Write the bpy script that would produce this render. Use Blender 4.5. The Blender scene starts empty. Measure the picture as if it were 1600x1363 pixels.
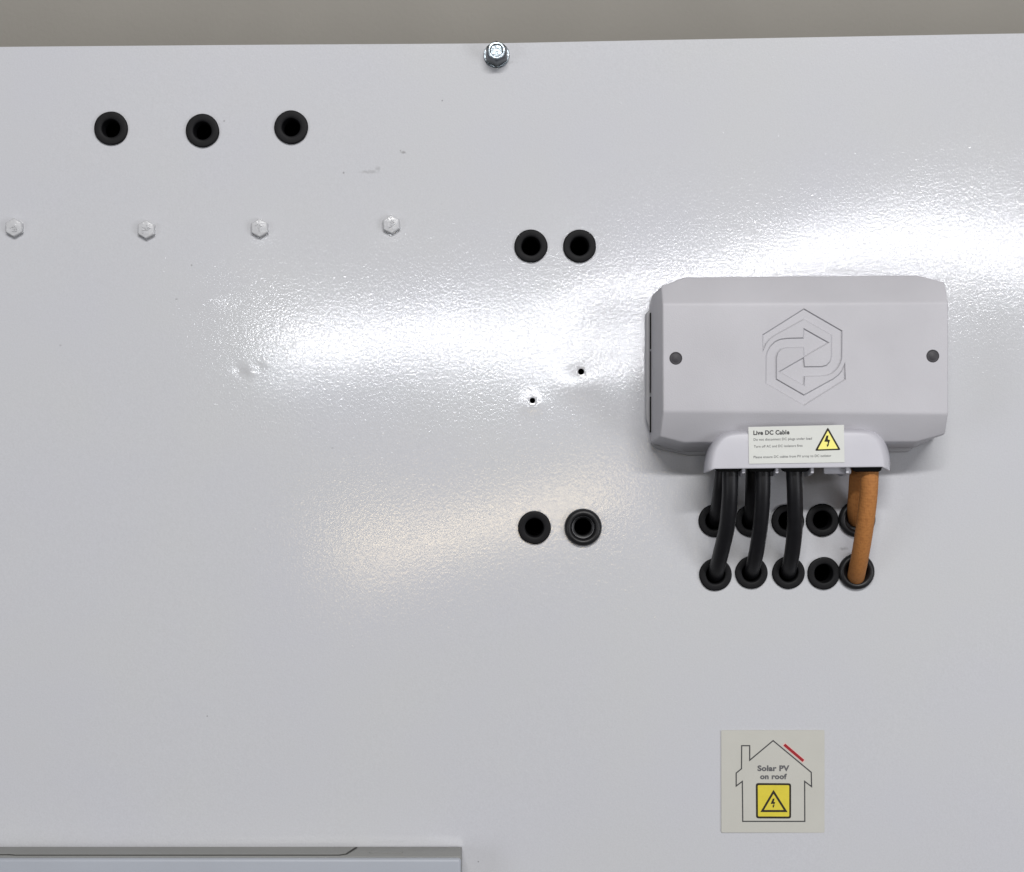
import bpy, bmesh, math, random
from mathutils import Vector, Matrix
from mathutils.geometry import tessellate_polygon

# ------------------------------------------------------------------ scale
S = 0.0005            # metres per unit (1 unit = 0.5 mm)
D = 2400.0            # camera distance in units
CX, CY = 800.0, 681.5
sc = bpy.context.scene
COL = sc.collection

def rp(x, y, h=0.0):                    # real position: h = height above the panel
    return Vector(((x-CX)*S, -h*S, (CY-y)*S))
def vp(x, y, h=0.0):                    # position at height h, x,y as measured in the photo
    k = 1-h/D
    return Vector(((x-CX)*S*k, -h*S, (CY-y)*S*k))

# ------------------------------------------------------------------ camera
cam = bpy.data.cameras.new('camera'); co = bpy.data.objects.new('camera', cam); COL.objects.link(co)
co.location = (0, -D*S, 0); co.rotation_euler = (math.radians(90), 0, 0)
cam.sensor_width = 36; cam.lens = 36*D/1600; cam.clip_start = 0.01; cam.clip_end = 50
sc.camera = co
sc.render.resolution_x = 1024; sc.render.resolution_y = 872
sc.view_settings.view_transform = 'Standard'; sc.view_settings.look = 'None'
sc.view_settings.exposure = 0; sc.view_settings.gamma = 1; sc.view_settings.use_curve_mapping = False

# ------------------------------------------------------------------ world + lamps
w = bpy.data.worlds.new('World'); sc.world = w; w.use_nodes = True
w.node_tree.nodes['Background'].inputs[0].default_value = (1.0, 0.97, 0.92, 1)
w.node_tree.nodes['Background'].inputs[1].default_value = 0.06

def area(name, loc, target, sx, sy, power, color, roll=0.0):
    l = bpy.data.lights.new(name, 'AREA'); l.shape = 'RECTANGLE'
    l.size = sx; l.size_y = sy; l.energy = power; l.color = color
    o = bpy.data.objects.new(name, l); COL.objects.link(o); o.location = loc
    q = (Vector(target)-Vector(loc)).to_track_quat('-Z', 'Y')
    o.rotation_euler = (q.to_matrix() @ Matrix.Rotation(roll, 3, 'Z')).to_euler()
    return o
# a strip lamp whose mirror image in the panel runs from photo point a to b
def strip(name, a, b, thick, dist, radiance, color):
    k = 1+dist/(D*S)
    pa = Vector(((a[0]-CX)*S*k, -dist, (CY-a[1])*S*k)); pb = Vector(((b[0]-CX)*S*k, -dist, (CY-b[1])*S*k))
    L = (pb-pa).length; th = thick*S*k
    ang = math.atan2(pb.z-pa.z, pb.x-pa.x)
    l = bpy.data.lights.new(name, 'AREA'); l.shape = 'RECTANGLE'; l.size = L; l.size_y = th
    l.energy = radiance*math.pi*L*th; l.color = color
    o = bpy.data.objects.new(name, l); COL.objects.link(o); o.location = (pa+pb)/2
    # local -Z looks along +Y (to the panel), local X along the strip
    X = Vector((math.cos(ang), 0, math.sin(ang))); Z = Vector((0, -1, 0)); Y = Z.cross(X)
    o.rotation_euler = Matrix((X, Y, Z)).transposed().to_euler()
    return o
area('ceiling_tube', (0.35, -3.4, 1.95), (0.15, 0, 0), 2.4, 0.16, 140, (1.0, 0.985, 0.97))
area('fill_light_left', (-2.1, -2.0, -0.35), (0, 0, -.1), 1.0, 1.2, 14, (0.93, 0.95, 1.0))  # added fill lamp, kept outside the panel's mirror range
area('fill_light_right', (2.3, -2.0, -0.5), (0.1, 0, -.1), 1.0, 1.2, 29, (0.95, 0.96, 1.0))  # second added fill lamp, on the right
strip('strip_light', (415, 538), (962, 520), 20, 2.0, 31, (0.93, 0.95, 1.0))
strip('strip_light_right', (955, 474), (1760, 362), 20, 2.0, 30, (0.95, 0.96, 1.0))
strip('warm_light', (530, 872), (1010, 790), 34, 2.0, 6.3, (1.0, 0.80, 0.50))

# ------------------------------------------------------------------ materials
def new_mat(name):
    m = bpy.data.materials.new(name); m.use_nodes = True
    return m, m.node_tree, m.node_tree.nodes['Principled BSDF']
def mat(name, col, rough=0.5, metal=0.0, spec=0.5, var=0.0, vscale=60, bump=0.0, bscale=800, bdetail=2):
    m, t, b = new_mat(name)
    b.inputs['Base Color'].default_value = (*col, 1); b.inputs['Roughness'].default_value = rough
    b.inputs['Metallic'].default_value = metal; b.inputs['Specular IOR Level'].default_value = spec
    tc = t.nodes.new('ShaderNodeTexCoord')
    if var:
        n = t.nodes.new('ShaderNodeTexNoise'); n.inputs['Scale'].default_value = vscale; n.inputs['Detail'].default_value = 4
        mr = t.nodes.new('ShaderNodeMapRange'); mr.inputs['To Min'].default_value = 1-var; mr.inputs['To Max'].default_value = 1+var
        mr.inputs['From Min'].default_value = .3; mr.inputs['From Max'].default_value = .7
        mx = t.nodes.new('ShaderNodeVectorMath'); mx.operation = 'SCALE'; mx.inputs[0].default_value = col
        t.links.new(tc.outputs['Object'], n.inputs['Vector']); t.links.new(n.outputs['Fac'], mr.inputs['Value'])
        t.links.new(mr.outputs[0], mx.inputs['Scale']); t.links.new(mx.outputs[0], b.inputs['Base Color'])
    if bump:
        n = t.nodes.new('ShaderNodeTexNoise'); n.inputs['Scale'].default_value = bscale; n.inputs['Detail'].default_value = bdetail
        bp = t.nodes.new('ShaderNodeBump'); bp.inputs['Strength'].default_value = 1; bp.inputs['Distance'].default_value = bump
        t.links.new(tc.outputs['Object'], n.inputs['Vector']); t.links.new(n.outputs['Fac'], bp.inputs['Height'])
        t.links.new(bp.outputs[0], b.inputs['Normal'])
    return m

def panel_material():
    m, t, b = new_mat('powder_coated_steel')
    N, L = t.nodes, t.links
    tc = N.new('ShaderNodeTexCoord')
    # colour: faint cool/warm mottling and a few dirt specks
    n1 = N.new('ShaderNodeTexNoise'); n1.inputs['Scale'].default_value = 7; n1.inputs['Detail'].default_value = 3
    L.new(tc.outputs['Object'], n1.inputs['Vector'])
    r1 = N.new('ShaderNodeValToRGB'); L.new(n1.outputs['Fac'], r1.inputs[0])
    r1.color_ramp.elements[0].position = .35; r1.color_ramp.elements[0].color = (.502, .508, .541, 1)
    r1.color_ramp.elements[1].position = .65; r1.color_ramp.elements[1].color = (.508, .515, .533, 1)
    n2 = N.new('ShaderNodeTexNoise'); n2.inputs['Scale'].default_value = 900; n2.inputs['Detail'].default_value = 2
    L.new(tc.outputs['Object'], n2.inputs['Vector'])
    m2 = N.new('ShaderNodeMapRange'); m2.inputs['From Min'].default_value = .3; m2.inputs['From Max'].default_value = .7
    m2.inputs['To Min'].default_value = .965; m2.inputs['To Max'].default_value = 1.035
    L.new(n2.outputs['Fac'], m2.inputs['Value'])
    vs = N.new('ShaderNodeVectorMath'); vs.operation = 'SCALE'
    L.new(r1.outputs[0], vs.inputs[0]); L.new(m2.outputs[0], vs.inputs['Scale'])
    # sparse dark specks of grit
    v3 = N.new('ShaderNodeTexVoronoi'); v3.inputs['Scale'].default_value = 38; v3.inputs['Randomness'].default_value = 1
    L.new(tc.outputs['Object'], v3.inputs['Vector'])
    near = N.new('ShaderNodeMath'); near.operation = 'LESS_THAN'; near.inputs[1].default_value = .028
    L.new(v3.outputs['Distance'], near.inputs[0])
    sx = N.new('ShaderNodeSeparateColor'); L.new(v3.outputs['Color'], sx.inputs[0])
    few = N.new('ShaderNodeMath'); few.operation = 'GREATER_THAN'; few.inputs[1].default_value = .88
    L.new(sx.outputs[0], few.inputs[0])
    mm = N.new('ShaderNodeMath'); mm.operation = 'MULTIPLY'; L.new(near.outputs[0], mm.inputs[0]); L.new(few.outputs[0], mm.inputs[1])
    m4 = N.new('ShaderNodeMath'); m4.operation = 'MULTIPLY'; m4.inputs[1].default_value = .55; L.new(mm.outputs[0], m4.inputs[0])
    mix = N.new('ShaderNodeMixRGB'); L.new(m4.outputs[0], mix.inputs[0]); L.new(vs.outputs[0], mix.inputs[1])
    mix.inputs[2].default_value = (.12, .12, .12, 1)
    # individual scuffs, grime round the drill holes and bolts (object coordinates, metres)
    last = mix.outputs[0]
    nz = N.new('ShaderNodeTexNoise'); nz.inputs['Scale'].default_value = 420; nz.inputs['Detail'].default_value = 3
    L.new(tc.outputs['Object'], nz.inputs['Vector'])
    for (px, py, rx, ry, amt) in ((630, 238, 5, 2.2, .5), (626, 236, 2, 2, .6), (578, 269, 15, 3, .28), (590, 264, 4, 4, .25), (537, 270, 1.8, 1.8, .6), (842, 799, 4, 2, .45),
                                  (683, 579, 3, 2.5, .35), (385, 580, 20, 8, .14), (1318, 858, 7, 2.5, .4), (792, 98, 12, 3, .2), (351, 190, 1.6, 1.6, .5),
                                  (832, 632, 9, 7, .18), (908, 590, 11, 10, .2), (300, 415, 1.6, 1.6, .5), (276, 468, 1.8, 1.8, .4), (520, 700, 2, 1.6, .3), (95, 540, 2, 2, .3)):
        sb = N.new('ShaderNodeVectorMath'); sb.operation = 'SUBTRACT'; L.new(tc.outputs['Object'], sb.inputs[0])
        sb.inputs[1].default_value = ((px-800)*S, 0, (1700-py)*S)
        ml = N.new('ShaderNodeVectorMath'); ml.operation = 'MULTIPLY'; L.new(sb.outputs[0], ml.inputs[0]); ml.inputs[1].default_value = (1/(rx*S), 0, 1/(ry*S))
        ln = N.new('ShaderNodeVectorMath'); ln.operation = 'LENGTH'; L.new(ml.outputs[0], ln.inputs[0])
        md_ = N.new('ShaderNodeMath'); md_.operation = 'MULTIPLY_ADD'; L.new(nz.outputs['Fac'], md_.inputs[0]); md_.inputs[1].default_value = 2.2; L.new(ln.outputs['Value'], md_.inputs[2])
        rg = N.new('ShaderNodeMapRange'); rg.inputs['From Min'].default_value = 1.4; rg.inputs['From Max'].default_value = 2.3
        rg.inputs['To Min'].default_value = amt; rg.inputs['To Max'].default_value = 0; L.new(md_.outputs[0], rg.inputs['Value'])
        mx = N.new('ShaderNodeMixRGB'); L.new(rg.outputs[0], mx.inputs[0]); L.new(last, mx.inputs[1]); mx.inputs[2].default_value = (.14, .135, .13, 1)
        last = mx.outputs[0]
    L.new(last, b.inputs['Base Color'])
    b.inputs['Roughness'].default_value = .14
    b.inputs['Coat Weight'].default_value = 1; b.inputs['Coat IOR'].default_value = 1.8; b.inputs['Coat Roughness'].default_value = .10
    b.inputs['Specular IOR Level'].default_value = .5
    # orange-peel relief: two sizes of noise
    a1 = N.new('ShaderNodeTexNoise'); a1.inputs['Scale'].default_value = 420; a1.inputs['Detail'].default_value = 1.5
    a1.inputs['Distortion'].default_value = .6
    a2 = N.new('ShaderNodeTexNoise'); a2.inputs['Scale'].default_value = 800; a2.inputs['Detail'].default_value = 1
    for a in (a1, a2): L.new(tc.outputs['Object'], a.inputs['Vector'])
    s2 = N.new('ShaderNodeMath'); s2.operation = 'MULTIPLY_ADD'; s2.inputs[1].default_value = .35
    L.new(a2.outputs['Fac'], s2.inputs[0]); L.new(a1.outputs['Fac'], s2.inputs[2])
    bp = N.new('ShaderNodeBump'); bp.inputs['Strength'].default_value = 1; bp.inputs['Distance'].default_value = 0.000064
    L.new(s2.outputs[0], bp.inputs['Height'])
    # raised paint nibs
    v5 = N.new('ShaderNodeTexVoronoi'); v5.inputs['Scale'].default_value = 75
    L.new(tc.outputs['Object'], v5.inputs['Vector'])
    nb = N.new('ShaderNodeMapRange'); nb.inputs['From Min'].default_value = 0; nb.inputs['From Max'].default_value = .10
    nb.inputs['To Min'].default_value = 1; nb.inputs['To Max'].default_value = 0; nb.interpolation_type = 'SMOOTHSTEP'
    L.new(v5.outputs['Distance'], nb.inputs['Value'])
    b2 = N.new('ShaderNodeBump'); b2.inputs['Strength'].default_value = 1; b2.inputs['Distance'].default_value = 0.00005
    L.new(nb.outputs[0], b2.inputs['Height']); L.new(bp.outputs[0], b2.inputs['Normal'])
    L.new(b2.outputs[0], b.inputs['Normal']); L.new(b2.outputs[0], b.inputs['Coat Normal'])
    return m

M = {}
M['panel'] = panel_material()
M['wall'] = mat('painted_wall', (.235, .224, .202), .85, spec=.2, var=.04, vscale=9, bump=.0003, bscale=260, bdetail=4)
M['inside'] = mat('unlit_interior', (.012, .012, .012), .9, spec=.1)
M['rubber'] = mat('black_rubber', (.006, .006, .007), .55, spec=.14, var=.15, vscale=120, bump=.00006, bscale=900)
M['rubber_shiny'] = mat('black_moulded_rubber', (.009, .009, .010), .42, spec=.35, var=.1, vscale=120, bump=.00004, bscale=700)
M['cable'] = mat('black_cable_jacket', (.006, .006, .0075), .45, spec=.28, var=.15, vscale=150, bump=.00005, bscale=700)
M['box'] = mat('grey_moulded_plastic', (.415, .41, .435), .5, spec=.35, var=.05, vscale=16, bump=.00012, bscale=1100, bdetail=3)
M['boxbase'] = mat('grey_base_plastic', (.33, .33, .345), .6, spec=.3, bump=.0001, bscale=1100)
M['hood'] = mat('pale_moulded_plastic', (.45, .447, .485), .45, spec=.4, var=.02, vscale=40, bump=.00006, bscale=900)
M['cap'] = mat('dark_rubber_plug', (.045, .043, .048), .55, spec=.3)
M['black'] = mat('black_gap', (.008, .008, .008), .9, spec=.1)
M['zinc'] = mat('zinc_plated_steel', (.26, .30, .33), .3, metal=1, var=.35, vscale=400, bump=.00025, bscale=420)
M['zinc_shade'] = mat('zinc_flank_shade', (.10, .11, .12), .3, metal=1, var=.3, vscale=200, bump=.0001, bscale=300)  # same zinc, dark reflections on the bolt sides put into the colour
M['ledge_shade'] = mat('ledge_shade_strip', (.06, .06, .058), .8, spec=.1)  # shadow line along the inverter ledge, put in as dark colour
M['painted'] = mat('painted_bolt', (.44, .445, .46), .22, spec=.5, bump=.0003, bscale=520, bdetail=2)
M['sticker'] = mat('vinyl_sticker', (.435, .43, .395), .5, spec=.3, var=.02, vscale=50, bump=.00003, bscale=500)
M['label'] = mat('paper_label', (.55, .56, .535), .5, spec=.3, var=.02, vscale=60)
M['ink'] = mat('dark_grey_ink', (.05, .05, .052), .6, spec=.2)
M['softink'] = mat('grey_lettering_ink', (.10, .10, .105), .6, spec=.2)
M['blackink'] = mat('black_ink', (.025, .022, .015), .6, spec=.2)
M['yellow'] = mat('yellow_ink', (.56, .47, .045), .5, spec=.3, var=.04, vscale=200)
M['paleyellow'] = mat('pale_yellow_ink', (.78, .72, .20), .5, spec=.3)
M['red'] = mat('red_ink', (.27, .014, .018), .5, spec=.3)
M['pink'] = mat('pink_edge_ink', (.62, .40, .38), .5, spec=.3)
M['invtop'] = mat('inverter_top_plastic', (.22, .222, .215), .5, spec=.3, var=.03, vscale=20, bump=.00008, bscale=900)
M['invfront'] = mat('inverter_front_plastic', (.315, .335, .375), .45, spec=.4, var=.03, vscale=20, bump=.00008, bscale=900)

def orange_mat():
    m, t, b = new_mat('orange_woven_jacket'); N, L = t.nodes, t.links
    uv = N.new('ShaderNodeUVMap'); uv.uv_map = 'uv'
    sp = N.new('ShaderNodeSeparateXYZ'); L.new(uv.outputs[0], sp.inputs[0])
    def wave(expr_u, expr_v):
        a = N.new('ShaderNodeMath'); a.operation = 'MULTIPLY'; a.inputs[1].default_value = expr_u; L.new(sp.outputs[0], a.inputs[0])
        c = N.new('ShaderNodeMath'); c.operation = 'MULTIPLY_ADD'; c.inputs[1].default_value = expr_v
        L.new(sp.outputs[1], c.inputs[0]); L.new(a.outputs[0], c.inputs[2])
        s = N.new('ShaderNodeMath'); s.operation = 'SINE'; L.new(c.outputs[0], s.inputs[0]); return s
    w1 = wave(2*math.pi*14, 2*math.pi*230); w2 = wave(-2*math.pi*14, 2*math.pi*230)
    ad = N.new('ShaderNodeMath'); ad.operation = 'MULTIPLY'; L.new(w1.outputs[0], ad.inputs[0]); L.new(w2.outputs[0], ad.inputs[1])
    n = N.new('ShaderNodeTexNoise'); n.inputs['Scale'].default_value = 420; n.inputs['Detail'].default_value = 3
    tc = N.new('ShaderNodeTexCoord'); L.new(tc.outputs['Object'], n.inputs['Vector'])
    ns = N.new('ShaderNodeMath'); ns.operation = 'MULTIPLY_ADD'; ns.inputs[1].default_value = .05
    L.new(ad.outputs[0], ns.inputs[0]); L.new(n.outputs['Fac'], ns.inputs[2])
    r = N.new('ShaderNodeValToRGB'); L.new(ns.outputs[0], r.inputs[0])
    r.color_ramp.elements[0].position = .15; r.color_ramp.elements[0].color = (.25, .098, .027, 1)
    r.color_ramp.elements[1].position = .55; r.color_ramp.elements[1].color = (.36, .150, .043, 1)
    L.new(r.outputs[0], b.inputs['Base Color']); b.inputs['Roughness'].default_value = .7
    b.inputs['Specular IOR Level'].default_value = .25
    bp = N.new('ShaderNodeBump'); bp.inputs['Distance'].default_value = .00008; L.new(ad.outputs[0], bp.inputs['Height'])
    L.new(bp.outputs[0], b.inputs['Normal'])
    return m
M['orange'] = orange_mat()

# ------------------------------------------------------------------ object helpers
def tag(o, label=None, cat=None, group=None, kind=None):
    if label: o['label'] = label
    if cat: o['category'] = cat
    if group: o['group'] = group
    if kind: o['kind'] = kind
    return o
def thing(name, base, label, cat, group=None):
    o = bpy.data.objects.new(name, None); COL.objects.link(o); o.location = base
    o.empty_display_size = .01
    return tag(o, label, cat, group)
def world_loc(o):
    v = Vector(o.location); p = o.parent
    while p: v = v + Vector(p.location); p = p.parent
    return v
def obj(name, bm, m, parent=None, base=None, smooth=None):
    """bm is in world coordinates; origin goes to base (or the parent's origin)"""
    me = bpy.data.meshes.new(name)
    off = world_loc(parent) if parent else (Vector(base) if base is not None else Vector((0, 0, 0)))
    bmesh.ops.translate(bm, verts=bm.verts, vec=-off)
    bm.normal_update()
    if smooth is not None:
        for f in bm.faces: f.smooth = True
        for e in bm.edges:
            if len(e.link_faces) == 2:
                e.smooth = e.calc_face_angle(0) < math.radians(smooth)
    bm.to_mesh(me); bm.free(); me.materials.append(m)
    o = bpy.data.objects.new(name, me); COL.objects.link(o)
    if parent: o.parent = parent
    else: o.location = off
    return o

def loft(rings, cap0=True, cap1=True, bm=None, closed=True):
    bm = bm or bmesh.new()
    R = [[bm.verts.new(p) for p in r] for r in rings]
    n = len(R[0])
    for a, b in zip(R[:-1], R[1:]):
        for i in range(n if closed else n-1):
            j = (i+1) % n
            bm.faces.new((a[i], a[j], b[j], b[i]))
    if cap0: bm.faces.new(list(reversed(R[0])))
    if cap1: bm.faces.new(R[-1])
    return bm
def fixn(bm):
    bmesh.ops.recalc_face_normals(bm, faces=bm.faces); return bm
def bevel(bm, width, ang=15, seg=2):
    fixn(bm); bm.normal_update()
    es = [e for e in bm.edges if len(e.link_faces) == 2 and e.calc_face_angle(0) > math.radians(ang)]
    bmesh.ops.bevel(bm, geom=es, offset=width*S, segments=seg, profile=.5, affect='EDGES', clamp_overlap=True)
    return bm
def box(x0, x1, y0, y1, h0, h1, f=rp, bm=None):
    a = [f(x0, y0, h0), f(x1, y0, h0), f(x1, y1, h0), f(x0, y1, h0)]
    b = [f(x0, y0, h1), f(x1, y0, h1), f(x1, y1, h1), f(x0, y1, h1)]
    return fixn(loft([a, b], bm=bm))
def sheet(pts, bm=None):
    bm = bm or bmesh.new()
    vs = [bm.verts.new(p) for p in pts]
    for tri in tessellate_polygon([[Vector((p.x, p.z, 0)) for p in pts]]):
        try: bm.faces.new([vs[i] for i in tri])
        except ValueError: pass
    for f in bm.faces:
        f.normal_update()
        if f.normal.y > 0: f.normal_flip()
    return bm
def offset2d(pts, d):
    """inset (d>0) of a closed polygon"""
    A = sum(pts[i][0]*pts[(i+1) % len(pts)][1]-pts[(i+1) % len(pts)][0]*pts[i][1] for i in range(len(pts)))
    sg = 1 if A > 0 else -1
    out = []
    n = len(pts)
    for i in range(n):
        p0, p1, p2 = Vector(pts[i-1][:2]), Vector(pts[i][:2]), Vector(pts[(i+1) % n][:2])
        a = (p1-p0).normalized(); b = (p2-p1).normalized()
        na = Vector((-a.y, a.x))*sg; nb = Vector((-b.y, b.x))*sg
        m = na+nb
        if m.length < 1e-6: m = na
        m.normalize(); k = min(1/max(m.dot(na), .3), 2.5)
        q = p1+m*d*k
        out.append((q.x, q.y))
    return out
def stroke(pts, width, f, closed=True, bm=None):
    bm = bm or bmesh.new()
    if closed:
        a = offset2d(pts, width/2); b = offset2d(pts, -width/2)
    else:
        a, b = [], []
        for i, p in enumerate(pts):
            p = Vector(p); q0 = Vector(pts[max(i-1, 0)]); q1 = Vector(pts[min(i+1, len(pts)-1)])
            t = (q1-q0).normalized(); nn = Vector((-t.y, t.x))*width/2
            a.append(tuple(p+nn)); b.append(tuple(p-nn))
    va = [bm.verts.new(f(*p)) for p in a]; vb = [bm.verts.new(f(*p)) for p in b]
    n = len(pts)
    for i in range(n if closed else n-1):
        j = (i+1) % n
        fc = bm.faces.new((va[i], va[j], vb[j], vb[i])); fc.normal_update()
        if fc.normal.y > 0: fc.normal_flip()
    return bm
def roundpoly(pts, r, seg=5):
    out = []; n = len(pts)
    for i in range(n):
        p0, p1, p2 = Vector(pts[i-1]), Vector(pts[i]), Vector(pts[(i+1) % n])
        a = p1+(p0-p1).normalized()*r; b = p1+(p2-p1).normalized()*r
        for k in range(seg+1):
            t = k/seg
            q = a*(1-t)**2+p1*2*t*(1-t)+b*t*t
            out.append((q.x, q.y))
    return out
def lathe(cx, cy, prof, n=56, f=rp, wob=0.0, seed=0, bm=None):
    """prof: list of (radius, h)"""
    rnd = random.Random(seed); ph = [rnd.uniform(0, 6.28) for _ in range(5)]; am = [rnd.uniform(.3, 1) for _ in range(5)]
    rings = []
    for r, h in prof:
        ring = []
        for i in range(n):
            a = 2*math.pi*i/n
            rr = r*(1+wob*sum(am[k]*math.sin((k+2)*a+ph[k]) for k in range(5))/2.5)
            ring.append(f(cx+rr*math.cos(a), cy+rr*math.sin(a), h))
        rings.append(ring)
    return loft(rings, cap0=False, cap1=False, bm=bm)
def text_bm(s, x0, x1, base, cap, f, bold=0.0):
    cu = bpy.data.curves.new('lettering_curve', 'FONT'); cu.body = s; cu.size = 1; cu.offset = bold
    cu.resolution_u = 4; cu.space_character = 1.06
    o = bpy.data.objects.new('lettering_temp', cu); COL.objects.link(o)
    dg = bpy.context.evaluated_depsgraph_get(); me = bpy.data.meshes.new_from_object(o.evaluated_get(dg))
    bm = bmesh.new(); bm.from_mesh(me)
    bpy.data.objects.remove(o); bpy.data.curves.remove(cu); bpy.data.meshes.remove(me)
    xs = [v.co.x for v in bm.verts]; mn, mx = min(xs), max(xs)
    kx = (x1-x0)/(mx-mn); ky = cap/0.70
    for v in bm.verts: v.co = f(x0+(v.co.x-mn)*kx, base-v.co.y*ky)
    for fc in bm.faces:
        fc.normal_update()
        if fc.normal.y > 0: fc.normal_flip()
    return bm

# ------------------------------------------------------------------ setting: the wall behind
bm = box(-1600, 3200, -1500, 2600, -260, -240)
tag(obj('wall', bm, M['wall']), kind='structure')

# ------------------------------------------------------------------ the metal panel
def ytop(x):
    if x < 780: return 68+(780-x)*6/780
    return 68-(x-780)*16/820
def gauss(x, y, cx, cy, sx, sy): return math.exp(-((x-cx)/sx)**2-((y-cy)/sy)**2)
def warp(x, y):
    h = 1.3*math.sin(x/190+.6)*math.sin(y/170+.4)
    h += .8*math.sin(x/118+2.1+y/260)*math.cos(y/141+x/330)
    h += 2.2*math.sin(x/420+y/600+.3)
    h += -1.7*gauss(x, y, 960, 520, 85, 60)      # shallow dents
    h += .9*gauss(x, y, 905, 600, 30, 26)
    h += .7*gauss(x, y, 831, 632, 16, 14)
    h += -.55*gauss(x, y, 375, 577, 9, 7) + .45*gauss(x, y, 392, 582, 8, 6) - .4*gauss(x, y, 405, 574, 7, 6)
    h += .5*gauss(x, y, 325, 468, 26, 11)
    h += .8*gauss(x, y, 776, 84, 34, 30)
    for bx, by in ((25, 357), (231, 360), (407, 357), (612, 352)): h += .5*gauss(x, y, bx, by, 24, 22)
    return h
UPPER = [(1117, 814), (1174, 814), (1231, 814), (1285, 813), (1339, 811)]
LOWER = [(1118, 898), (1174, 895), (1232, 895), (1287, 896), (1338, 893)]
GROM = [(175, 202), (317.5, 205.5), (455.5, 200), (829.5, 385), (905.5, 385), (835, 824.5), (911, 824)] + UPPER + LOWER
HOLES = [(x, y, 17, 20) for x, y in GROM] + [(832, 626, 4.3, 8), (908, 581, 4.8, 8)]
G = 4
X0, X1, Y0, Y1 = -400, 2000, 60, 1700
nx = (X1-X0)//G+1; ny = (Y1-Y0)//G+1
bm = bmesh.new()
def ypos(x, yj):
    if yj >= 100: return yj
    t = ytop(x); return t+(yj-60)*(100-t)/40
rows = []
for (dy, dh) in ((-.2, -14), (-.1, -.4)):
    rows.append([bm.verts.new(rp(X0+i*G, ytop(X0+i*G)+dy*.5, warp(X0+i*G, 60)+dh)) for i in range(nx)])
killed = {}
grid = []
for j in range(ny):
    yj = Y0+j*G
    r = []
    for i in range(nx):
        x = X0+i*G; y = ypos(x, yj)
        r.append(bm.verts.new(rp(x, y, warp(x, y))))
    grid.append(r)
for a, b in zip(rows[:-1], rows[1:]):
    for i in range(nx-1): bm.faces.new((a[i], a[i+1], b[i+1], b[i]))
for i in range(nx-1): bm.faces.new((rows[-1][i], rows[-1][i+1], grid[0][i+1], grid[0][i]))
squares = []
dead = set()
for (hx, hy, r, half) in HOLES:
    i0 = round((hx-half-X0)/G); i1 = round((hx+half-X0)/G); j0 = round((hy-half-Y0)/G); j1 = round((hy+half-Y0)/G)
    squares.append((hx, hy, r, i0, i1, j0, j1))
    for j in range(j0, j1):
        for i in range(i0, i1): dead.add((i, j))
for j in range(ny-1):
    for i in range(nx-1):
        if (i, j) in dead: continue
        bm.faces.new((grid[j][i], grid[j][i+1], grid[j+1][i+1], grid[j+1][i]))
for (hx, hy, r, i0, i1, j0, j1) in squares:
    loop = [(i, j0) for i in range(i0, i1)]+[(i1, j) for j in range(j0, j1)]+[(i, j1) for i in range(i1, i0, -1)]+[(i0, j) for j in range(j1, j0, -1)]
    outer = [grid[j][i] for i, j in loop]
    prev = outer
    hh = warp(hx, hy)
    for (rr, dh) in ((r+.9, 0), (r+.2, -.5), (r, -1.4), (r, -6)):
        ring = []
        for (i, j) in loop:
            dx, dy = X0+i*G-hx, Y0+j*G-hy; l = math.hypot(dx, dy)
            x, y = hx+dx/l*rr, hy+dy/l*rr
            ring.append(bm.verts.new(rp(x, y, warp(x, y)+dh)))
        n = len(ring)
        for k in range(n):
            bm.faces.new((prev[k], prev[(k+1) % n], ring[(k+1) % n], ring[k]))
        prev = ring
bmesh.ops.delete(bm, geom=[v for v in bm.verts if not v.link_faces], context='VERTS')
for f in bm.faces: f.normal_update()
if sum(f.normal.y for f in list(bm.faces)[::50]) > 0: bmesh.ops.reverse_faces(bm, faces=bm.faces)
cab = thing('metal_cabinet', rp(800, 1700, 0), 'large pale grey powder-coated steel panel drilled with holes, in front of the wall', 'panel')
obj('front_panel', bm, M['panel'], cab, smooth=75)
bm = box(X0+10, X1-10, 66+20, Y1, -235, -9)
for f in list(bm.faces):
    if f.calc_center_median().y > -0.005*0 and abs(f.normal.y) > .9 and f.calc_center_median().y < 20*S: bm.faces.remove(f)
obj('housing', bm, M['inside'], cab)

# ------------------------------------------------------------------ grommets
def grommet(x, y, R, label, group, big=False, seed=0, hole=14.5):
    w0 = warp(x, y)
    if big:
        prof = [(R*.86, w0-.5), (R*.97, w0+.8), (R, w0+3), (R*.985, w0+5.5), (R*.93, w0+8.4), (R*.84, w0+10.2), (R*.76, w0+10.6),
                (R*.69, w0+9.6), (R*.635, w0+7.2), (R*.605, w0+4), (R*.59, w0+.5), (R*.585, w0-3), (R*.50, w0-3.8), (R*.47, w0-4.5), (R*.46, w0-14), (R*.45, w0-22)]
        m = M['rubber_shiny']
    else:
        prof = [(R*.96, w0-.4), (R*.995, w0+.8), (R, w0+2.2), (R*.985, w0+3.5), (R*.955, w0+4.3), (R*.9, w0+4.6), (R*.68, w0+4.4), (hole+1.2, w0+4.0),
                (hole+.3, w0+3.2), (hole, w0+1.5), (hole*.99, w0-6), (hole*.96, w0-20)]
        m = M['rubber']
    n = 64
    bm = lathe(x, y, prof, n=n, wob=0 if big else .012, seed=seed)
    # blind inner wall behind the opening
    fixn(bm); base = rp(x, y, w0)
    o = obj('rubber_grommet', bm, m, None, base=base, smooth=40)
    return tag(o, label, 'grommet', group)
g1, g2, g3, g4 = 'black rubber grommets in a row near the top', 'pair of grommets above the drill holes', 'pair of grommets left of the cables', 'grommets in two rows under the cable entry'
grommet(*GROM[0], 26.5, 'black rubber grommet, leftmost of the three in the row near the top edge', g1, seed=1, hole=14)
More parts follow.
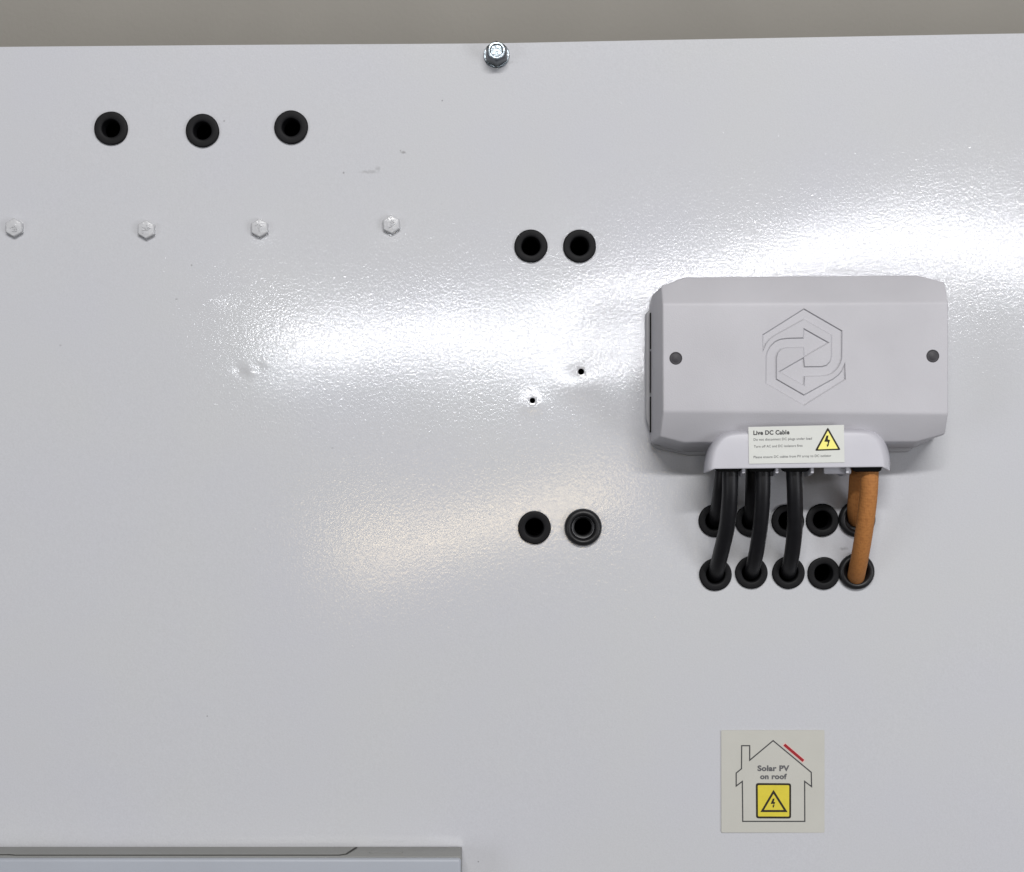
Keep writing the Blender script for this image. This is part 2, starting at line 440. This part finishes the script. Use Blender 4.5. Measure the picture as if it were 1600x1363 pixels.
grommet(*GROM[1], 26.3, 'black rubber grommet, middle of the three in the row near the top edge', g1, seed=2, hole=14)
grommet(*GROM[2], 26.5, 'black rubber grommet, rightmost of the three in the row near the top edge', g1, seed=3, hole=14)
grommet(*GROM[3], 26, 'black rubber grommet, left one of the pair above the two tiny drill holes', g2, seed=4)
grommet(*GROM[4], 26, 'black rubber grommet, right one of the pair above the two tiny drill holes', g2, seed=5)
grommet(*GROM[5], 26, 'flat black grommet beside a larger rounded one, below the tiny drill holes', g3, seed=6)
grommet(*GROM[6], 29.3, 'larger round-lipped black grommet with stepped empty bore, right of a flat one', g3, big=True)
up = ['empty-looking upper grommet mostly behind the leftmost front black cable',
      'upper grommet mostly hidden behind the middle front black cable',
      'upper grommet partly hidden behind the third black cable from the left',
      'empty flat grommet of the upper row, above another empty grommet',
      'round-lipped upper grommet behind the front orange cable']
up[0] = 'upper grommet mostly behind the leftmost black cable under the grey box'
lo = ['lower flat grommet that swallows the leftmost black cable',
      'lower flat grommet that swallows the middle black cable',
      'lower flat grommet that swallows the third black cable from the left',
      'empty flat grommet of the lower row, left of the orange cable end',
      'lower round-lipped grommet that the front orange cable enters']
for i, (p, l) in enumerate(zip(UPPER, up)):
    grommet(*p, 29 if i == 4 else 25.8, l, g4, big=(i == 4), seed=20+i)
for i, (p, l) in enumerate(zip(LOWER, lo)):
    grommet(*p, 28.5 if i == 4 else 25.6, l, g4, big=(i == 4), seed=30+i)

# ------------------------------------------------------------------ painted bolts
def hexring(cx, cy, r, h, rot, f=rp):
    return [f(cx+r*math.cos(rot+k*math.pi/3), cy+r*math.sin(rot+k*math.pi/3), h) for k in range(6)]
def painted_bolt(x, y, rot, label, seed):
    w0 = warp(x, y)
    t = thing('painted_bolt', rp(x, y, w0), label, 'bolt', 'painted hex bolts in a row across the panel')
    bm = loft([hexring(x, y, 15, w0-1, rot), hexring(x, y, 15, w0+7, rot), hexring(x, y, 13.2, w0+9, rot)], cap0=False)
    bevel(bm, .9, 20, 2); obj('hex_head', bm, M['painted'], t, smooth=35)
    rnd = random.Random(seed); bm = bmesh.new()
    for k in range(7):                                 # grade marks blurred by paint
        a = rnd.uniform(0, 6.28); r = rnd.uniform(1, 6.5); L = rnd.uniform(1.6, 3.2); an = rnd.uniform(0, 3.14)
        cx, cy = x+r*math.cos(a), y+r*math.sin(a)
        pts = [(cx+L*math.cos(an), cy+L*math.sin(an)), (cx-L*math.cos(an), cy-L*math.sin(an))]
        nx_, ny_ = -math.sin(an)*.8, math.cos(an)*.8
        q = [(pts[0][0]+nx_, pts[0][1]+ny_), (pts[0][0]-nx_, pts[0][1]-ny_), (pts[1][0]-nx_, pts[1][1]-ny_), (pts[1][0]+nx_, pts[1][1]+ny_)]
        loft([[rp(*p, w0+8.8) for p in q], [rp(*p, w0+9.9+.1*k) for p in offset2d(q, .3)]], bm=bm)
    obj('head_marking', fixn(bm), M['painted'], t)
painted_bolt(25, 357, .52, 'painted hex bolt, leftmost of the row of four, next to the picture edge', 1)
painted_bolt(231, 360, .55, 'painted hex bolt, second from the left in the row of four', 2)
painted_bolt(407, 357.5, .50, 'painted hex bolt with rough marks on its head, third from the left', 3)
painted_bolt(612, 352, .45, 'painted hex bolt, rightmost of the row of four, nearest the grommet pair', 4)

# ------------------------------------------------------------------ zinc bolt on the top edge
t = thing('zinc_bolt', rp(776, 86, 0), 'shiny zinc hex bolt with washer at the top edge of the panel', 'bolt')
bx, by = 776, 87
obj('washer', fixn(lathe(bx, by, [(6, 1), (19.5, 1), (20.2, 1.8), (20.2, 3.2), (19.4, 4), (10, 4.2)], n=48)), M['zinc'], t, smooth=40)
n = 48
def hexround(r, h, k, rot=.52):
    out = []
    for i in range(n):
        a = 2*math.pi*i/n
        hr = r*math.cos(math.pi/6)/math.cos(((a-rot) % (math.pi/3))-math.pi/6)
        out.append(rp(bx+(hr*(1-k)+r*.9*k)*math.cos(a), by+(hr*(1-k)+r*.9*k)*math.sin(a), h))
    return out
bm = loft([hexround(19.5, 4, .3), hexround(19.3, 8, .1), hexround(18.2, 20, .1), hexround(16.4, 28, .5), hexround(15.0, 30.5, 1)], cap0=False, cap1=False)
obj('hex_head', fixn(bm), M['zinc_shade'], t, smooth=28)
bm = loft([hexround(15.1, 30.4, 1), hexround(14.6, 31.6, 1), hexround(13.2, 32, 1), hexround(11.4, 31.8, 1), hexround(9.6, 30.3, 1)], cap0=False)
obj('head_face', fixn(bm), M['zinc'], t, smooth=28)
bm = bmesh.new()
rnd = random.Random(7)
for k in range(6):
    a = k*1.05; L = 3
    cx, cy = bx+5.5*math.cos(a), by+5.5*math.sin(a)
    q = [(cx-2.4, cy-.8), (cx+2.4, cy-.8+rnd.uniform(-1, 1)), (cx+2.2, cy+.9), (cx-2.2, cy+.9)]
    loft([[rp(*p, 30.1) for p in q], [rp(*p, 31.3) for p in offset2d(q, .3)]], bm=bm)
obj('head_marking', fixn(bm), M['zinc'], t)

# ------------------------------------------------------------------ connection box
BOX = thing('connection_box', rp(1234, 704, 0), 'chamfered grey plastic box with an embossed arrow hexagon, above the cables', 'junction box')
# front shell, in photo measures at its own height
HF, HT, HB = 115, 80, 88          # face height, top lip height, bottom lip height
face = [(1035, 475), (1482, 472), (1482, 646), (1036, 643)]
lip = [(1033, 447), (1070, 433), (1434, 430), (1476, 441), (1482, 473), (1482, 647), (1477, 679), (1432, 691), (1068, 692), (1031, 683), (1036, 643), (1035, 475)]
ringB = [(1019, 462), (1060, 444), (1432, 444), (1462, 452), (1466, 480), (1466, 640), (1462, 684), (1428, 700), (1064, 706), (1016, 692), (1015, 640), (1016, 482)]
hl = [HT+8, HT, HT, HT+8, HF, HF, HB+6, HB, HB, HB+6, HF, HF]
bm = bmesh.new()
L_ = [bm.verts.new(vp(x, y, h)) for (x, y), h in zip(lip, hl)]
B_ = [bm.verts.new(vp(x, y, 20)) for (x, y) in ringB]
W_ = [bm.verts.new(vp(x, y, 4)) for (x, y) in ringB]
bm.faces.new((L_[11], L_[4], L_[5], L_[10]))             # face
bm.faces.new((L_[0], L_[1], L_[2], L_[3], L_[4], L_[11]))
bm.faces.new((L_[10], L_[5], L_[6], L_[7], L_[8], L_[9]))
for i in range(12):
    j = (i+1) % 12
    bm.faces.new((L_[i], L_[j], B_[j], B_[i])); bm.faces.new((B_[i], B_[j], W_[j], W_[i]))
bm.faces.new(W_)
fixn(bm)
bmesh.ops.triangulate(bm, faces=[f for f in bm.faces if len(f.verts) == 6])
bmesh.ops.dissolve_limit(bm, angle_limit=math.radians(7), verts=bm.verts, edges=bm.edges)
bevel(bm, 3.2, 9, 3)
shell = obj('shell', bm, M['box'], BOX)

# recessed emblem, cut out of the shell
def Z(px, py): return (1170+px/8.018, 470+py/8.018)
def arc(c, r, a0, a1, k=6): return [(c[0]+r[0]*math.cos(math.radians(a0+(a1-a0)*i/k)), c[1]+r[1]*math.sin(math.radians(a0+(a1-a0)*i/k))) for i in range(k+1)]
E1 = [(175, 430), (690, 105), (1165, 380), (1162, 720), (1148, 775), (1112, 842), (1055, 898), (990, 930), (900, 942), (696, 948), (690, 1062), (384, 890), (684, 716),
      (696, 830), (915, 828), (975, 810), (1018, 765), (1036, 700), (1036, 432), (690, 232), (320, 436), (262, 480), (215, 535), (178, 630)]
E2 = [(1380-x, 1416-y) for x, y in E1]
def cutter(poly):
    p = [Z(*q) for q in poly]
    top = offset2d(p, -1.8); bot = offset2d(p, .9)
    return fixn(loft([[vp(x, y, HF-2.8) for x, y in bot], [vp(x, y, HF+1.0) for x, y in top]]))
cobs = []
for e in (E1, E2):
    c = obj('emblem_cutter', cutter(e), M['box'], BOX); cobs.append(c)
    md = shell.modifiers.new('cut', 'BOOLEAN'); md.object = c; md.operation = 'DIFFERENCE'; md.solver = 'EXACT'
bpy.context.view_layer.update()
dg = bpy.context.evaluated_depsgraph_get()
me = bpy.data.meshes.new_from_object(shell.evaluated_get(dg))
shell.modifiers.clear(); old = shell.data; shell.data = me; me.name = 'shell'; bpy.data.meshes.remove(old)
for c in cobs: bpy.data.objects.remove(c)
bm = bmesh.new(); bm.from_mesh(me); bm.normal_update()
for f in bm.faces: f.smooth = True
for e in bm.edges:
    e.smooth = len(e.link_faces) == 2 and e.calc_face_angle(0) < math.radians(16)
bm.to_mesh(me); bm.free()
me.materials.clear(); me.materials.append(M['box'])

# back plate that shows as a thin strip on the left and a dark underside
bp_out = [(1009, 490), (1030, 470), (1440, 470), (1456, 484), (1456, 650), (1440, 690), (1420, 706), (1075, 712), (1022, 700), (1009, 652)]
bm = bevel(loft([[vp(x, y, 0) for x, y in bp_out], [vp(x, y, 16) for x, y in bp_out]]), 2.5, 20, 2)
obj('back_plate', bm, M['boxbase'], BOX, smooth=35)
for (y0, y1, wd) in ((489, 546, 1.6), (549, 614, .7), (620, 676, 1.7)):
    bm = bmesh.new()
    q = [(1015.4, y0), (1015.4+wd+1.2, y0), (1015.4+wd+1.2, y1), (1015.4, y1)]
    box(1015.2, 1015.2+wd+.6, y0, y1, 15, 27, f=vp, bm=bm)
    obj('side_slot', bm, M['black'], BOX)
for (x, y) in ((1056, 560), (1457.5, 556.5)):
    k = 1-(HF/D)
    rx, ry = CX+(x-CX)*k, CY+(y-CY)*k
    bm = lathe(rx, ry, [(9.6, HF-.5), (9.5, HF+.5), (8.6, HF+.9), (7.6, HF+.3), (7.2, HF+.2), (5.5, HF+1.2), (3, HF+1.8), (.05, HF+2.0)], n=36)
    obj('screw_plug', fixn(bm), M['cap'], BOX, smooth=50)

# cable hood
back = [(1099, 739), (1100, 724), (1104, 706), (1112, 690), (1123, 679), (1139, 673), (1170, 671), (1245, 670), (1320, 669), (1355, 670), (1370, 675), (1381, 685), (1388, 702), (1391, 720), (1391, 736)]
frnt = [(1113, 734), (1114, 722), (1117, 707), (1123, 695), (1132, 685), (1145, 680), (1172, 678), (1245, 677), (1318, 676), (1350, 677), (1362, 681), (1371, 690), (1377, 705), (1380, 718), (1381, 731)]
def mixo(t): return [((1-t)*a[0]+t*b[0], (1-t)*a[1]+t*b[1]) for a, b in zip(back, frnt)]
def smooth_line(p, k=4):
    out = []
    for i in range(len(p)-1):
        p0, p1, p2, p3 = [Vector(p[min(max(j, 0), len(p)-1)]) for j in (i-1, i, i+1, i+2)]
        for s in range(k):
            u = s/k
            q = .5*((2*p1)+(-p0+p2)*u+(2*p0-5*p1+4*p2-p3)*u*u+(-p0+3*p1-3*p2+p3)*u**3)
            out.append((q.x, q.y))
    out.append(tuple(p[-1])); return out
seq = [(0, 60), (.12, 84), (.3, 100), (.55, 109), (.8, 113.4), (1.0, 115.2), (1.25, 116)]
bm = bmesh.new()
rings = [[vp(x, y, h) for x, y in smooth_line(mixo(t))] for t, h in seq]
loft(rings, cap0=False, cap1=False, bm=bm, closed=False)
bm.verts.ensure_lookup_table()
nr = len(rings[0]); last = bm.verts[len(bm.verts)-nr:]
# front wall: rows of quads between left half and right half of the outline
mid = nr//2
for i in range(mid-1 if nr % 2 == 0 else mid):
    a, b, c, d = last[i], last[i+1], last[nr-2-i], last[nr-1-i]
    if b == c: bm.faces.new((a, b, d))
    else: bm.faces.new((a, b, c, d))
bmesh.ops.recalc_face_normals(bm, faces=bm.faces)
if sum(f.normal.y*f.calc_area() for f in bm.faces) > 0: bmesh.ops.reverse_faces(bm, faces=bm.faces)
hood = obj('cable_hood', bm, M['hood'], BOX, smooth=40)
md = hood.modifiers.new('thickness', 'SOLIDIFY'); md.thickness = 3.2*S; md.offset = -1
# dividers under the hood
for x in (1161, 1213, 1268, 1323):
    bm = bmesh.new()
    x = CX+(x-CX)*(1-100/D)
    pts = [(700, 50), (743, 50), (742, 80), (737, 106), (700, 108)]
    loft([[rp(x-2.2, y, h) for y, h in pts], [rp(x+2.2, y, h) for y, h in pts]], bm=bm)
    bevel(bm, .5, 30, 1); obj('divider', bm, M['hood'], BOX)
for a_, b_ in ((1117, 1159), (1169, 1211), (1220, 1264), (1331, 1378)):
    bm = box(a_, b_, 700, 737.5, 58, 104, f=vp); bevel(bm, 6, 30, 3)
    obj('hood_shade_block', bm, M['black'], BOX, smooth=40)  # black blocks stand for the shade inside the hood around the cables
bm = box(1287, 1330, 700, 741, 66, 98, f=vp); bevel(bm, 2.5, 30, 2)
obj('blanking_plug', bm, M['hood'], BOX, smooth=40)

# ------------------------------------------------------------------ label on the hood
LB = thing('warning_label', vp(1244, 695, 117), 'white paper label headed Live DC Cable with yellow warning triangle, stuck on the cable hood', 'label')
def ZL(dh):
    def f(px, py): return vp(1160+px/9.41, 660+py/9.41, 117.2+dh)
    return f
def lab(px, py, dh):
    return ZL(dh)(px, py)
a = [(88, 70), (1493, 38), (1502, 590), (98, 612)]
bm = fixn(loft([[lab(x, y, -.5) for x, y in a], [lab(x, y, 0) for x, y in a]]))
obj('backing', bm, M['label'], LB)
tri = roundpoly([(1256, 72), (1446, 408), (1066, 420)], 26, 5)
obj('warning_triangle', sheet([lab(x, y, .3) for x, y in tri]), M['blackink'], LB)
wt = LB.children[-1] if False else [c for c in LB.children if c.name.startswith('warning_triangle')][0]
tri2 = roundpoly([(1256, 125), (1404, 388), (1110, 398)], 10, 3)
obj('yellow_field', sheet([lab(x, y, .5) for x, y in tri2]), M['paleyellow'], wt)
bolt = [(1236, 196), (1266, 194), (1256, 252), (1290, 262), (1268, 328), (1276, 330), (1246, 368), (1238, 326), (1250, 330), (1258, 290), (1204, 284)]
obj('lightning_bolt', sheet([lab(x, y, .7) for x, y in bolt]), M['blackink'], wt)
def skew(f, sl, x0): return lambda x, y: f(x, y+(x-x0)*sl)
ff = skew(ZL(.3), -.02, 160)
obj('heading', text_bm('Live DC Cable', 162, 692, 186, 62, ff, .035), M['ink'], LB)
obj('small_print', text_bm('Do not disconnect DC plugs under load', 165, 1022, 272, 36, ff, .004), M['softink'], LB)
obj('small_print', text_bm('Turn off AC and DC isolators first', 170, 885, 374, 36, ff, .004), M['softink'], LB)
obj('small_print', text_bm('Please ensure DC cables from PV array to DC isolator', 165, 1308, 530, 36, ff, .004), M['softink'], LB)

# ------------------------------------------------------------------ solar sticker
hs = max(warp(x, y) for x in (1130, 1208, 1286) for y in (1143, 1220, 1300))
ST = thing('solar_sticker', rp(1208, 1301, hs), 'square beige sticker reading Solar PV on roof inside a house outline', 'sticker')
def F(dh): return lambda px, py: rp(1110+px/7.57, 1130+py/7.57, hs+.6+dh)
q = roundpoly([(128, 86), (1350, 84), (1350, 1298), (130, 1296)], 14, 4)
bm = fixn(loft([[F(-1.2)(x, y) for x, y in q], [F(0)(x, y) for x, y in q]]))
obj('backing', bm, M['sticker'], ST)
house = [(742, 208), (1193, 583), (1197, 752), (1115, 690), (1117, 1163), (383, 1163), (378, 690), (305, 745), (305, 592), (368, 540), (370, 268), (465, 268), (465, 440)]
obj('house_outline', stroke(house, 14, F(.3)), M['ink'], ST)
obj('red_bar', stroke([(866, 248), (1108, 455)], 46, F(.25), closed=False), M['pink'], ST)
rb = [c for c in ST.children if c.name.startswith('red_bar')][0]
obj('red_fill', stroke([(874, 255), (1100, 448)], 33, F(.5), closed=False), M['red'], rb)
obj('lettering', text_bm('Solar PV', 557, 935, 565, 62, F(.3), .045), M['softink'], ST)
obj('lettering', text_bm('on roof', 588, 905, 661, 60, F(.3), .045), M['softink'], ST)
sq = roundpoly([(537, 710), (955, 712), (955, 1130), (540, 1128)], 32, 5)
ws = obj('warning_square', sheet([F(.3)(x, y) for x, y in sq]), M['blackink'], ST)
sq2 = roundpoly([(560, 734), (932, 735), (932, 1105), (563, 1104)], 14, 4)
obj('yellow_field', sheet([F(.5)(x, y) for x, y in sq2]), M['yellow'], ws)
obj('triangle', stroke([(746, 812), (890, 1040), (612, 1040)], 25, F(.7)), M['blackink'], ws)
b2 = [(738, 893), (760, 892), (748, 934), (768, 934), (752, 972), (758, 974), (742, 1008), (732, 974), (742, 975), (748, 954), (712, 956)]
obj('lightning_bolt', sheet([F(.7)(x, y) for x, y in b2]), M['blackink'], ws)

# ------------------------------------------------------------------ cables
def tube(path, r, n=28, sub=10):
    P = [vp(*p) for p in path]
    pts = []
    for i in range(len(P)-1):
        p0, p1, p2, p3 = P[max(i-1, 0)], P[i], P[i+1], P[min(i+2, len(P)-1)]
        for s in range(sub):
            u = s/sub
            pts.append(.5*((2*p1)+(-p0+p2)*u+(2*p0-5*p1+4*p2-p3)*u*u+(-p0+3*p1-3*p2+p3)*u**3))
    pts.append(P[-1])
    bm = bmesh.new(); uvl = bm.loops.layers.uv.new('uv')
    rings = []; lens = [0]
    for i, p in enumerate(pts):
        t = (pts[min(i+1, len(pts)-1)]-pts[max(i-1, 0)]).normalized()
        a = Vector((1, 0, 0)); a = (a-t*a.dot(t)).normalized(); b = t.cross(a)
        rings.append([bm.verts.new(p+(a*math.cos(2*math.pi*k/n)+b*math.sin(2*math.pi*k/n))*r*S) for k in range(n)])
        if i: lens.append(lens[-1]+(p-pts[i-1]).length)
    for i in range(len(rings)-1):
        for k in range(n):
            j = (k+1) % n
            f = bm.faces.new((rings[i][k], rings[i][j], rings[i+1][j], rings[i+1][k])); f.smooth = True
            for lp, (u, v) in zip(f.loops, ((k/n, lens[i]), ((k+1)/n, lens[i]), ((k+1)/n, lens[i+1]), (k/n, lens[i+1]))):
                lp[uvl].uv = (u, v)
    bm.faces.new(rings[0]); bm.faces.new(list(reversed(rings[-1])))
    return fixn(bm)
def cable(name, path, r, m, label, group):
    o = obj(name, tube(path, r), m, None, base=vp(*path[-2]))
    return tag(o, label, 'cable', group)
gb, go = 'black cables from the hood into the grommets', 'orange cables from the hood into the grommets'
cable('black_cable', [(1141, 702, 84), (1141, 735, 84), (1140.5, 775, 80), (1136, 822, 62), (1127, 862, 36), (1120, 890, 6), (1118, 902, -30), (1118, 906, -60)], 12.2, M['cable'],
      'leftmost of the front black cables, bending into the lower grommet row', gb)
cable('black_cable', [(1192, 702, 84), (1192, 735, 84), (1191.5, 775, 80), (1188, 822, 62), (1182, 862, 36), (1176, 888, 6), (1174, 898, -30), (1174, 902, -60)], 11.6, M['cable'],
      'middle one of the front black cables, bending into the lower grommet row', gb)
cable('black_cable', [(1240.5, 702, 84), (1240.5, 735, 84), (1242, 775, 80), (1242, 822, 62), (1238, 862, 36), (1233, 888, 6), (1232, 898, -30), (1232, 902, -60)], 12, M['cable'],
      'rightmost of the front black cables, bending into the lower grommet row', gb)
cable('black_cable', [(1130, 702, 48), (1129, 735, 48), (1126, 765, 40), (1122, 792, 20), (1118, 812, -14), (1118, 818, -60)], 11.4, M['cable'],
      'rear black cable showing left of the leftmost front cable, entering the upper grommet', gb)
cable('black_cable', [(1178, 702, 48), (1177, 735, 48), (1176, 765, 40), (1175, 792, 20), (1174, 812, -14), (1174, 818, -60)], 11.4, M['cable'],
      'rear black cable showing left of the middle front cable, entering the upper grommet', gb)
cable('orange_cable', [(1359, 702, 84), (1359, 735, 84), (1357, 775, 78), (1351, 825, 62), (1344, 868, 38), (1338, 898, 6), (1336, 908, -30), (1336, 912, -60)], 13.4, M['orange'],
      'front orange cable with woven look, entering the lower round-lipped grommet', go)
cable('orange_cable', [(1341, 702, 46), (1341, 735, 44), (1339, 765, 36), (1337, 795, 14), (1338, 812, -16), (1338, 818, -60)], 13, M['orange'],
      'rear orange cable half hidden behind the front one, entering the upper grommet', go)

# ------------------------------------------------------------------ inverter at the bottom
IH = 62
INV = thing('inverter', rp(200, 1800, 0), 'blue-grey casing of a larger unit, only its top edge showing at the bottom left', 'inverter')
xr = 722
bm = box(-420, xr, 1323, 1800, 0, IH-7)
bevel(bm, 1.5, 30, 2); obj('body', bm, M['invtop'], INV, smooth=35)
bm = box(-420, xr+.5, 1324, 1800, IH-6.9, IH+4)
bevel(bm, 5, 30, 4); obj('front_cover', bm, M['invfront'], INV, smooth=35)
bm = bmesh.new()
pts = [(-420, 10), (556, 8), (545, 44), (535, 50), (40, 50), (30, 47), (-420, 47)]
loft([[rp(x, 1324, h) for x, h in pts], [rp(x, 1321.2, h) for x, h in pts]], bm=bm)
bevel(bm, .4, 30, 1); obj('top_ledge', bm, M['invtop'], INV)
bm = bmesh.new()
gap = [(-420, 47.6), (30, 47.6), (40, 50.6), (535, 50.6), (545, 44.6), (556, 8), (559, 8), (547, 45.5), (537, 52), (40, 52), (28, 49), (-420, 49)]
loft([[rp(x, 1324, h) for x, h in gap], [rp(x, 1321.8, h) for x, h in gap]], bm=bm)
obj('ledge_shadow_line', fixn(bm), M['ledge_shade'], INV)  # dark strip drawn as the shadow at the ledge edge
bm = bmesh.new()
ov = [(x, h) for x, h in roundpoly([(580, 22), (632, 22), (632, 40), (580, 40)], 8, 4)]
loft([[rp(x, 1324, h) for x, h in ov], [rp(x, 1322.2, h) for x, h in ov]], bm=bm)
obj('moulded_button', fixn(bm), M['invtop'], INV)
